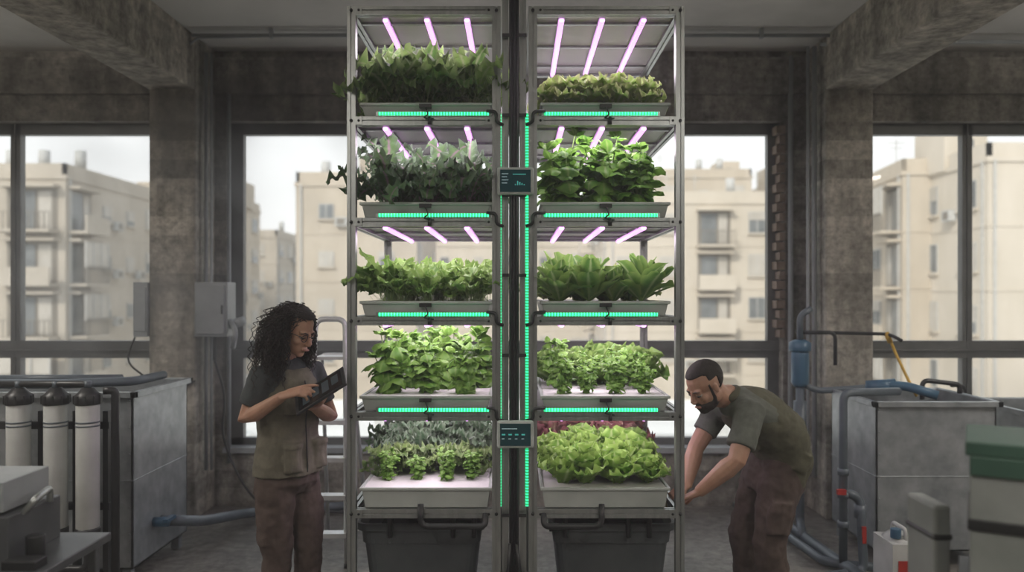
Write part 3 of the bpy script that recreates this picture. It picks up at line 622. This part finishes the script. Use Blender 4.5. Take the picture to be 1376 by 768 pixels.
# ------------------------------------------------------------------ people
TEX=bpy.data.textures.new('cloth_folds','CLOUDS'); TEX.noise_scale=.07; TEX.noise_depth=2
def fused(m,name,mat,vox,parent,disp=0,smooth=4):
    o=m.obj(name,mat,parent); r=o.modifiers.new('fuse','REMESH'); r.mode='VOXEL'; r.voxel_size=vox; r.use_smooth_shade=True
    s=o.modifiers.new('smooth','SMOOTH'); s.iterations=smooth; s.factor=.6
    if disp:
        d=o.modifiers.new('folds','DISPLACE'); d.texture=TEX; d.strength=disp; d.mid_level=.5; d.texture_coords='GLOBAL'
    return o
SK=pmat('skin',(.40,.225,.155),(.46,.27,.19),rough=.5,scale=20); SK.node_tree.nodes['Principled BSDF'].inputs['Subsurface Weight'].default_value=.08
HAIR=pmat('dark_hair',(.012,.009,.008),(.035,.025,.02),rough=.42,scale=60)
HAIRS=pmat('short_dark_hair',(.014,.011,.009),(.035,.026,.021),rough=.75,scale=120,bump=.6,bscale=350)
BEARD=pmat('beard_hair',(.02,.014,.011),(.045,.031,.025),rough=.8,scale=150,bump=.5,bscale=400)
TEE=pmat('charcoal_tshirt',(.045,.052,.055),(.065,.072,.075),rough=.9,scale=30,bump=.15,bscale=300)
TEE2=pmat('grey_tshirt',(.11,.118,.10),(.145,.155,.135),rough=.9,scale=30,bump=.15,bscale=300)
VE=pmat('olive_vest_fabric',(.115,.105,.078),(.16,.145,.108),rough=.85,scale=25,bump=.2,bscale=250)
VE2=pmat('dark_olive_vest_fabric',(.08,.078,.05),(.112,.107,.07),rough=.85,scale=25,bump=.2,bscale=250)
TRO=pmat('brown_work_trousers',(.07,.048,.041),(.095,.067,.057),rough=.9,scale=25,bump=.2,bscale=250)
EW=pmat('eye_white',(.5,.48,.45),rough=.2); EI=pmat('iris',(.02,.012,.008),rough=.1); LIP=pmat('lip',(.34,.14,.11),rough=.45)
def frame_mat(o,fwd,up=V((0,0,1))):
    f=V(fwd).normalized(); l=up.cross(f).normalized(); u=f.cross(l); R=Matrix((f,l,u)).transposed().to_4x4(); return Matrix.Translation(V(o))@R
def head_skin(m,MX):
    k=len(m.v); e=m.ell
    e((-.012,0,.035),(.094,.073,.084)); e((.018,0,-.03),(.069,.059,.074)); e((.03,0,-.06),(.055,.05,.045)); e((.060,0,-.090),(.022,.024,.018))
    m.loft([(.080,0,.022),(.094,0,-.005),(.104,0,-.026)],[.008,.009,.012],n=8); e((.096,0,-.031),(.013,.017,.009))
    for s in (-1,1):
        e((.070,.027*s,.022),(.015,.024,.009)); e((.056,.036*s,-.022),(.023,.022,.022)); e((-.002,.074*s,-.006),(.015,.008,.025)); e((.071,.031*s,.0065),(.0125,.017,.0075)) ; e((.0,.05*s,-.05),(.035,.014,.03))
        e((-.004,.079*s,.004),(.011,.006,.015))
    e((.082,0,-.056),(.011,.022,.006)); e((.080,0,-.067),(.011,.019,.006))
    m.xf(MX,k)
def hair_cap(MX,scale,keep,mat,parent,name,thick):
    m=M(); nu,nv=48,32; vs=[];ks=[]
    for j in range(nv+1):
        th=math.pi*j/nv
        for i in range(nu):
            ph=2*math.pi*i/nu; q=V((math.sin(th)*math.cos(ph),math.sin(th)*math.sin(ph),math.cos(th)))
            vs.append(MX@(V((-.012,0,.035))+V((q.x*.094,q.y*.073,q.z*.084))*scale)); ks.append(keep(q))
    fs=[]
    for j in range(nv):
        for i in range(nu):
            f=(j*nu+i,(j+1)*nu+i,(j+1)*nu+(i+1)%nu,j*nu+(i+1)%nu)
            if all(ks[a] for a in f): fs.append(f)
    m.add(vs,fs,0,True); o=m.obj(name,mat,parent); s=o.modifiers.new('thickness','SOLIDIFY'); s.thickness=thick; s.offset=-1
    sb=o.modifiers.new('subd','SUBSURF'); sb.levels=1; sb.render_levels=1
    d=o.modifiers.new('locks','DISPLACE'); t=bpy.data.textures.new('hair_locks','CLOUDS'); t.noise_scale=.012; d.texture=t; d.strength=.004; d.texture_coords='GLOBAL'
    return o
def head_extra(parent,MX,brow):
    m=M()
    for s in (-1,1):
        m.ell((.069,.031*s,.0),(.0125,.0145,.0095),mat=0,nu=12,nv=8); m.ell((.0795,.031*s,-.004),(.003,.006,.005),mat=1,nu=10,nv=6)
        m.loft([(.086,.014*s,.019),(.084,.03*s,.025),(.073,.048*s,.019)],[(.003,.004)]*3,mat=2,n=6)
        m.loft([(.0835,.017*s,-.0005),(.0845,.031*s,.0005),(.076,.046*s,-.001)],[.0016]*3,mat=2,n=5)
    m.loft([(.089,-.02,-.061),(.0925,0,-.061),(.089,.02,-.061)],[(.004,.007)]*3,mat=3,n=8)
    m.xf(MX); m.obj('facial_features',[EW,EI,HAIR,LIP],parent)
def hand(m,w,d,n,t,curl,sc=1.0,thumb=(.6,.7,.35),tc=.5):
    w=V(w); d=V(d).normalized(); n=V(n); n=(n-d*n.dot(d)).normalized(); t=V(t); t=(t-d*t.dot(d)-n*t.dot(n)).normalized()
    m.loft([w-d*.02*sc,w+d*.02*sc,w+d*.055*sc,w+d*.088*sc],[(.026*sc,.019*sc),(.033*sc,.017*sc),(.040*sc,.015*sc),(.037*sc,.011*sc)],ref=t,n=14)
    offs=(.029,.0105,-.009,-.028); ln=((.040,.024,.019),(.044,.028,.020),(.041,.026,.020),(.032,.020,.017)); bs=(.083,.087,.083,.076)
    for i in range(4):
        p=w+(d*bs[i]+t*offs[i])*sc-d*.012*sc; a=0; pts=[p]; rs=[.0095*sc]
        for j in range(3):
            a+=curl[i][j] if isinstance(curl[i],(tuple,list)) else curl[i]
            p=p+(d*math.cos(a)+n*math.sin(a))*(ln[i][j]+(.012 if j==0 else 0))*sc; pts.append(p); rs.append((.009,.0082,.0062)[j]*sc)
        m.loft(pts,rs,ref=t,n=8); m.ell(pts[-1],(.0065*sc,)*3,nu=8,nv=6)
    p=w+(d*.022+t*.024)*sc; th=(t*thumb[0]+d*thumb[1]+n*thumb[2]).normalized(); p1=p+th*.038*sc; th2=(th+(d*.7+n*.3)*tc).normalized(); p2=p1+th2*.030*sc; th3=(th2+(d*.5+n*.4)*tc*.6).normalized(); p3=p2+th3*.024*sc
    m.loft([p,p1,p2,p3],[.015*sc,.012*sc,.0105*sc,.007*sc],n=8); m.ell(p3,(.0075*sc,)*3,nu=8,nv=6)
def woman():
    E=empty('woman_with_tablet',(-1.10,3.85,0)); Ei=V(E.location)
    f=V((.85,-.53,0)).normalized(); r=V((f.y,-f.x,0)); o=V((-1.105,3.85,0))
    def B(a,b,z): return o+f*a+r*b+V((0,0,z))
    HM=frame_mat((-1.052,3.79,1.525),(.84,-.40,-.38))
    skin=M(); head_skin(skin,HM)
    skin.loft([HM@V((-.02,0,-.04)),HM@V((-.03,0,-.10)),B(-.01,0,1.37),B(-.01,0,1.31)],[.05,.047,.05,.06],n=14)
    a=V((.80,.05,.50)).normalized(); n=V((-.42,-.42,.75)); n=(n-a*n.dot(a)).normalized(); w=n.cross(a)
    if w.y>0: w=-w
    tc=V((-.885,3.595,1.265))
    Sr=B(0,.165,1.315); Er=V((-1.262,3.70,1.115)); Wr=V((-1.045,3.57,1.245))
    skin.loft([Sr,Sr.lerp(Er,.5),Er,Er.lerp(Wr,.25),Er.lerp(Wr,.6),Wr],[.044,.040,.034,.038,.031,.023],n=12)
    hand(skin,Wr,V((.88,.0,.30)),-n,V((.88,.0,.30)).cross(-n),[(.15,.2,.15),(.45,.6,.4),(.55,.8,.5),(.6,.9,.5)],.95)
    Sl=B(0,-.165,1.315); El=B(.05,-.235,1.08); Wl=V((-.945,3.695,1.185))
    skin.loft([Sl,Sl.lerp(El,.5),El,El.lerp(Wl,.3),Wl],[.046,.042,.037,.038,.025],n=12)
    dl=V((.75,-.55,.35)); hand(skin,Wl,dl,n,n.cross(dl),[(.25,.5,.4)]*4,.95,thumb=(.5,.7,.6))
    fused(skin,'body_skin',SK,.0045,E,smooth=3)
    head_extra(E,HM,0)
    g=M()
    for s in (-1,1):
        ps=[V((.094-.012*abs(math.cos(q))*.6,(.031+.022*math.cos(q))*s,.002+.018*math.sin(q))) for q in [i*math.pi/8 for i in range(17)]]
        g.loft(ps,[.0018]*17,n=6); g.loft([(.087,.053*s,.008),(.04,.072*s,.008),(-.005,.078*s,.004)],[.0020]*3,n=6)
    g.loft([(.093,-.009,.006),(.098,0,.009),(.093,.009,.006)],[.0018]*3,n=6); g.xf(HM); g.obj('eyeglasses',MBK,E)
    t=M(); t.loft([B(0,0,1.0),B(0,0,1.2),B(0,0,1.30),B(-.005,0,1.352),B(-.01,0,1.385)],[(.14,.11),(.155,.115),(.16,.10),(.125,.075),(.062,.058)],ref=r,n=24)
    for S,E_ in ((Sr,Er),(Sl,El)): t.loft([S.lerp(o+V((0,0,1.31)),.45),S+V((0,0,.005)),S.lerp(E_,.4),S.lerp(E_,.66)],[.06,.060,.055,.057],n=14)
    fused(t,'tshirt',TEE,.007,E,.010)
    v=M(); v.loft([B(0,0,z) for z in (.845,.87,.95,1.04,1.14,1.22,1.29,1.345)],[(.180,.148),(.178,.145),(.170,.136),(.150,.125),(.156,.135),(.156,.136),(.143,.118),(.108,.082)],ref=r,n=32)
    for s in (-1,1):
        c=B(.124,.08*s,.93); v.loft([c-V((0,0,.06)),c+V((0,0,.06))],[(.05,.030)]*2,ref=r,n=8); c=B(.115,.075*s,1.19); v.loft([c-V((0,0,.045)),c+V((0,0,.045))],[(.042,.030)]*2,ref=r,n=8)
        c=B(.124,.08*s,.995); v.loft([c-V((0,0,.012)),c+V((0,0,.012))],[(.055,.038)]*2,ref=r,n=8); c=B(.115,.075*s,1.238); v.loft([c-V((0,0,.01)),c+V((0,0,.01))],[(.046,.036)]*2,ref=r,n=8)
    v.loft([B(.0,.0,1.34)+f*(.075*math.cos(q))+r*(.085*math.sin(q))+V((0,0,.02-.03*math.cos(q))) for q in [i*math.pi/8 for i in range(-6,23)][3:26]],[(.014,.022)]*23,n=8)
    fused(v,'work_vest',VE,.006,E,.018,smooth=2)
    z=M(); z.loft([B(.146,0.012,.86),B(.140,.01,.98),B(.133,.01,1.1),B(.144,.01,1.2),B(.125,.008,1.29)],[.0035]*5,n=6)
    z.obj('vest_zip',MBK,E)
    p=M(); p.loft([B(0,0,.96),B(0,0,.88),B(0,0,.80),B(0,0,.75)],[(.145,.112),(.165,.130),(.170,.128),(.13,.09)],ref=r,n=24)
    for s,dx in ((1,.0),(-1,.03)):
        H=B(.0,.086*s,.80); K=B(.02+dx,.085*s,.46); A=B(-.01+dx,.085*s,.10)
        p.loft([H+V((0,0,.05)),H-V((0,0,.05)),H.lerp(K,.5),K,K.lerp(A,.4),A-V((0,0,.03))],[.084,.094,.084,.069,.067,.062],n=18)
        c=H.lerp(K,.55)+r*(.065*s); p.loft([c+V((0,0,.08)),c-V((0,0,.08))],[(.03,.055)]*2,ref=r,n=8)
    fused(p,'trousers',TRO,.008,E,.024,smooth=2)
    b=M()
    for s,dx in ((1,.0),(-1,.03)):
        A=B(-.01+dx,.085*s,.0); b.loft([A+V((0,0,.16)),A+V((0,0,.05))],[.052,.05],n=12); b.loft([A-f*.06+V((0,0,.04)),A+V((0,0,.045)),A+f*.09+V((0,0,.036)),A+f*.17+V((0,0,.03))],[(.036,.038),(.042,.044),(.044,.034),(.030,.026)],ref=r,n=12)
    fused(b,'boots',MBK,.007,E)
    tb=M(); R3=Matrix((a,w,n)).transposed()
    tb.box(-.128,.128,-.088,.088,-.006,.004,0,R3,tc); tb.box(-.112,.112,-.075,.075,.004,.0052,1,R3,tc)
    for k in range(4): tb.box(-.09+k*.05,-.055+k*.05,-.05,.05-.02*(k%2),.0053,.0058,2,R3,tc)
    tb.obj('tablet_computer',[MBK,pmat('tablet_glass',(.01,.012,.014),rough=.2),pmat('tablet_ui',(.03,.035,.04),rough=.3,emis=(.12,.16,.18),es=.15)],E,bevel=.002)
    hair_cap(HM,1.09,lambda q: (q.z>.50 or q.x<.22) and (q.z>-.75 or q.x<0) and q.z>-.9,HAIRS,E,'scalp_hair',.008)
    h=M(); rd=random.Random(4)
    k0=len(h.v); h.ell((-.070,0,-.03),(.050,.070,.090)); h.xf(HM,k0)
    ctr=HM@V((-.012,0,.036)); R_=HM.to_3x3(); HI=HM.inverted()
    for i in range(680):
        while True:
            q=V((rd.gauss(0,1),rd.gauss(0,1),rd.gauss(0,1))).normalized()
            if q.z<-.5: continue
            if q.x>.20 and q.z<.52: continue
            if q.x>.72: continue
            break
        p=ctr+R_@V((q.x*.096,q.y*.077,q.z*.088)); out=R_@V((q.x*.25-.50,q.y*.95,q.z*.3)); vel=out*.0064*rd.uniform(.4,1.4)
        zend=rd.uniform(1.25,1.40) if q.x<.1 else rd.uniform(1.34,1.45); pts=[];th=rd.uniform(0,6.28); g=rd.uniform(.05,.12)
        hr=rd.uniform(.005,.010); d0=rd.uniform(.5,.85)*(1 if rd.random()<.5 else -1)
        for s in range(150):
            th+=d0*(1+.3*math.sin(s*.21+i)); vel=vel.lerp(V((0,0,-.0052)),g); p=p+vel
            loc=HI@p
            if loc.x>-.01 and loc.z<.07 and abs(loc.y)<.085: p=p+R_@V((-.0035,.003*(1 if loc.y>0 else -1),0))
            rr_=min(1,s/6)*hr*(1+.25*math.sin(s*.17+i*2)); pts.append(p+V((math.cos(th)*rr_,math.sin(th)*rr_,0)))
            if p.z<zend: break
        if len(pts)>6: h.loft(pts,[.0019]*(len(pts)-1)+[.0008],n=3)
    h.obj('curly_hair',HAIR,E)
    for c in E.children: c.location=-Ei
woman()
def man():
    E=empty('man_bending',(1.25,4.0,0)); Ei=V(E.location)
    f=V((-.92,-.39,0)).normalized(); l=V((-f.y,f.x,0))
    HM=frame_mat(at(948,518,3.80),(-.78,-.36,-.56))
    P=[at(1040,640,4.03),at(1050,612,4.02),at(1042,580,3.98),at(1018,558,3.93),at(994,545,3.89),at(976,532,3.87)]
    Sn=at(1008,556,3.74); En=at(990,618,3.66); Wn=V((.862,3.765,.765))
    Sf=at(966,548,4.06); Ef=V((.905,4.02,.925)); Wf=V((.838,3.93,.755))
    s=M(); head_skin(s,HM)
    s.loft([HM@V((-.025,0,-.04)),HM@V((-.04,0,-.09)),P[5],P[4]],[.056,.056,.062,.07],n=14)
    s.loft([Sn,Sn.lerp(En,.5),En,En.lerp(Wn,.25),En.lerp(Wn,.65),Wn],[.055,.052,.043,.047,.037,.028],n=12)
    s.loft([Sf,Sf.lerp(Ef,.5),Ef,Ef.lerp(Wf,.3),Wf],[.055,.05,.042,.045,.028],n=12)
    dn=V((-.80,.30,-.45)); hand(s,Wn,dn,V((-.5,.2,.75))*-1,V((0,1,.1)),[(.5,.6,.4),(.5,.65,.4),(.55,.7,.4),(.6,.7,.4)],1.05)
    hand(s,Wf,V((-.8,-.1,-.5)),V((-.4,0,-.9)),V((0,-1,.1)),[(.45,.6,.4)]*4,1.05)
    fused(s,'body_skin',SK,.0048,E,smooth=3)
    head_extra(E,HM,0)
    def keep(q):
        if q.z>.50: return True
        if q.x>.34: return False
        if q.x>-.22: return q.z>.02
        return q.z>-.78
    hair_cap(HM,1.065,keep,HAIRS,E,'short_hair',.010)
    b=M(); b.ell((.030,0,-.070),(.064,.058,.042)); b.ell((.062,0,-.088),(.030,.030,.024)); b.ell((.087,0,-.045),(.009,.022,.004))
    for sg in (-1,1): b.loft([(.020,.064*sg,.030),(.020,.0635*sg,-.01),(.020,.061*sg,-.04),(.03,.055*sg,-.07)],[(.008,.006),(.010,.006),(.014,.007),(.022,.010)],n=8)
    b.xf(HM); fused(b,'beard',BEARD,.004,E,.003,smooth=2)
    t=M(); t.loft(P[1:],[(.15,.10),(.165,.115),(.175,.12),(.15,.10),(.068,.068)],ref=l,n=24)
    t.loft([P[4].lerp(Sn,.3),Sn+V((.0,0,.005)),Sn.lerp(En,.4),Sn.lerp(En,.72)],[.075,.074,.066,.066],n=14); t.loft([P[4].lerp(Sf,.3),Sf,Sf.lerp(Ef,.4),Sf.lerp(Ef,.62)],[.075,.072,.064,.064],n=14)
    fused(t,'tshirt',TEE2,.007,E,.014)
    v=M(); v.loft(P[:5]+[P[4].lerp(P[5],.5)],[(.176,.124),(.182,.132),(.184,.138),(.178,.138),(.140,.115),(.095,.085)],ref=l,n=30)
    pk=P[1]+l*.17+V((-.03,0,0)); v.loft([pk+V((.03,0,.045)),pk+V((-.01,0,-.045))],[(.03,.05)]*2,ref=l,n=8)
    for a_ in (0,1):
        c=P[2].lerp(P[3],.5)+V((-.085,-.06+.12*a_,-.085)); v.ell(c,(.05,.05,.045))
    v.loft([P[5]+V((.045*math.cos(q)+.01,.075*math.sin(q),.045*math.cos(q)*.8+.005)) for q in [i*math.pi/8 for i in range(-5,6)]],[(.02,.012)]*11,n=8)
    fused(v,'work_vest',VE2,.007,E,.020,smooth=2)
    p=M(); p.loft([P[1]+V((0,0,.03)),P[1],P[0],P[0]+V((-.02,0,-.08))],[(.15,.11),(.17,.13),(.175,.135),(.15,.11)],ref=l,n=24)
    legs=(((1.315,3.945,.84),(1.245,3.92,.47),(1.29,3.93,.09)),((1.285,4.12,.84),(1.18,4.12,.47),(1.225,4.14,.09)))
    for H,K,A in legs:
        H=V(H);K=V(K);A=V(A); p.loft([H+V((.01,0,.05)),H-V((0.005,0,.06)),H.lerp(K,.55),K,K.lerp(A,.4),A-V((0,0,.03))],[.10,.108,.094,.080,.078,.070],n=18)
        c=H.lerp(K,.6)+V((0,-.085 if H.y<4 else .08,0)); p.loft([c+V((0.01,0,.08)),c-V((.01,0,.08))],[(.03,.06)]*2,ref=V((0,1,0)),n=8)
    fused(p,'trousers',TRO,.008,E,.024,smooth=2)
    b=M()
    for H,K,A in legs:
        A=V(A); A.z=0; g=V((-.96,-.2,0)); b.loft([A+V((0,0,.16)),A+V((0,0,.05))],[.056,.054],n=12); b.loft([A-g*.07+V((0,0,.045)),A+V((0,0,.05)),A+g*.10+V((0,0,.04)),A+g*.19+V((0,0,.03))],[(.038,.042),(.045,.048),(.048,.038),(.032,.028)],ref=V((0,1,0)),n=12)
    fused(b,'boots',MBK,.007,E)
    for c in E.children: c.location=-Ei
man()
# ------------------------------------------------------------------ humid air
def volume(name,b,dens,aniso=.35,noise=False):
    m=M(); m.box(*b)
    hz=bpy.data.materials.new(name); hz.use_nodes=True; nt=hz.node_tree; N=nt.nodes; L=nt.links; N.remove(N['Principled BSDF'])
    vs=N.new('ShaderNodeVolumeScatter'); vs.inputs['Density'].default_value=dens; vs.inputs['Anisotropy'].default_value=aniso; vs.inputs['Color'].default_value=(.98,.98,.98,1)
    L.new(vs.outputs[0],N['Material Output'].inputs['Volume'])
    if noise:
        tc=N.new('ShaderNodeTexCoord'); n=N.new('ShaderNodeTexNoise'); n.inputs['Scale'].default_value=.9; n.inputs['Detail'].default_value=3; n.inputs['Distortion'].default_value=1.2
        L.new(tc.outputs['Object'],n.inputs['Vector']); r=N.new('ShaderNodeMapRange'); r.inputs['From Min'].default_value=.42; r.inputs['From Max'].default_value=.72; r.inputs['To Max'].default_value=dens
        g=N.new('ShaderNodeSeparateXYZ'); L.new(tc.outputs['Generated'],g.inputs[0]); prod=None
        for i in range(3):
            a=N.new('ShaderNodeMath'); a.operation='MULTIPLY'; a.inputs[1].default_value=math.pi; L.new(g.outputs[i],a.inputs[0]); s_=N.new('ShaderNodeMath'); s_.operation='SINE'; L.new(a.outputs[0],s_.inputs[0])
            if prod is None: prod=s_.outputs[0]
            else:
                k=N.new('ShaderNodeMath'); k.operation='MULTIPLY'; L.new(prod,k.inputs[0]); L.new(s_.outputs[0],k.inputs[1]); prod=k.outputs[0]
        L.new(n.outputs[0],r.inputs['Value']); k=N.new('ShaderNodeMath'); k.operation='MULTIPLY'; L.new(prod,k.inputs[0]); L.new(r.outputs[0],k.inputs[1]); L.new(k.outputs[0],vs.inputs['Density'])
    m.obj(name,hz)
volume('room_humidity_mist',(-5.5,5.5,-2.9,6.38,.01,3.64),.016,.5)
volume('drifting_mist',(-3.8,-.3,4.4,6.36,.8,3.63),.95,.65,True)
# ------------------------------------------------------------------ world, sun, camera
W=bpy.data.worlds.new('sky'); bpy.context.scene.world=W; W.use_nodes=True; nt=W.node_tree; bg=nt.nodes['Background']
tc=nt.nodes.new('ShaderNodeTexCoord'); sx=nt.nodes.new('ShaderNodeSeparateXYZ'); nt.links.new(tc.outputs['Generated'],sx.inputs[0])
rp=nt.nodes.new('ShaderNodeValToRGB'); rp.color_ramp.elements[0].position=.0; rp.color_ramp.elements[0].color=(.95,.95,.93,1); rp.color_ramp.elements[1].position=.6; rp.color_ramp.elements[1].color=(.74,.80,.86,1)
nt.links.new(sx.outputs[2],rp.inputs[0]); nt.links.new(rp.outputs[0],bg.inputs[0]); bg.inputs[1].default_value=1.95
s=bpy.data.lights.new('sun','SUN'); s.energy=4.2; s.angle=.2; s.color=(1,.94,.84); so=bpy.data.objects.new('sun',s); bpy.context.scene.collection.objects.link(so); so.rotation_euler=V((.45,.75,-.6)).to_track_quat('-Z','Y').to_euler()
cam=bpy.data.cameras.new('camera'); co=bpy.data.objects.new('camera',cam); bpy.context.scene.collection.objects.link(co)
co.location=(0,0,ZC); co.rotation_euler=(math.pi/2,0,0); cam.sensor_width=36; cam.lens=F/1376*36; cam.shift_x=-(HX-688)/1376; cam.shift_y=(HY-384)/1376
cam.dof.use_dof=True; cam.dof.focus_distance=3.8; cam.dof.aperture_fstop=1.3; cam.clip_end=500
bpy.context.scene.camera=co
bpy.context.scene.view_settings.view_transform='Standard'
bpy.context.scene.view_settings.exposure=-.5
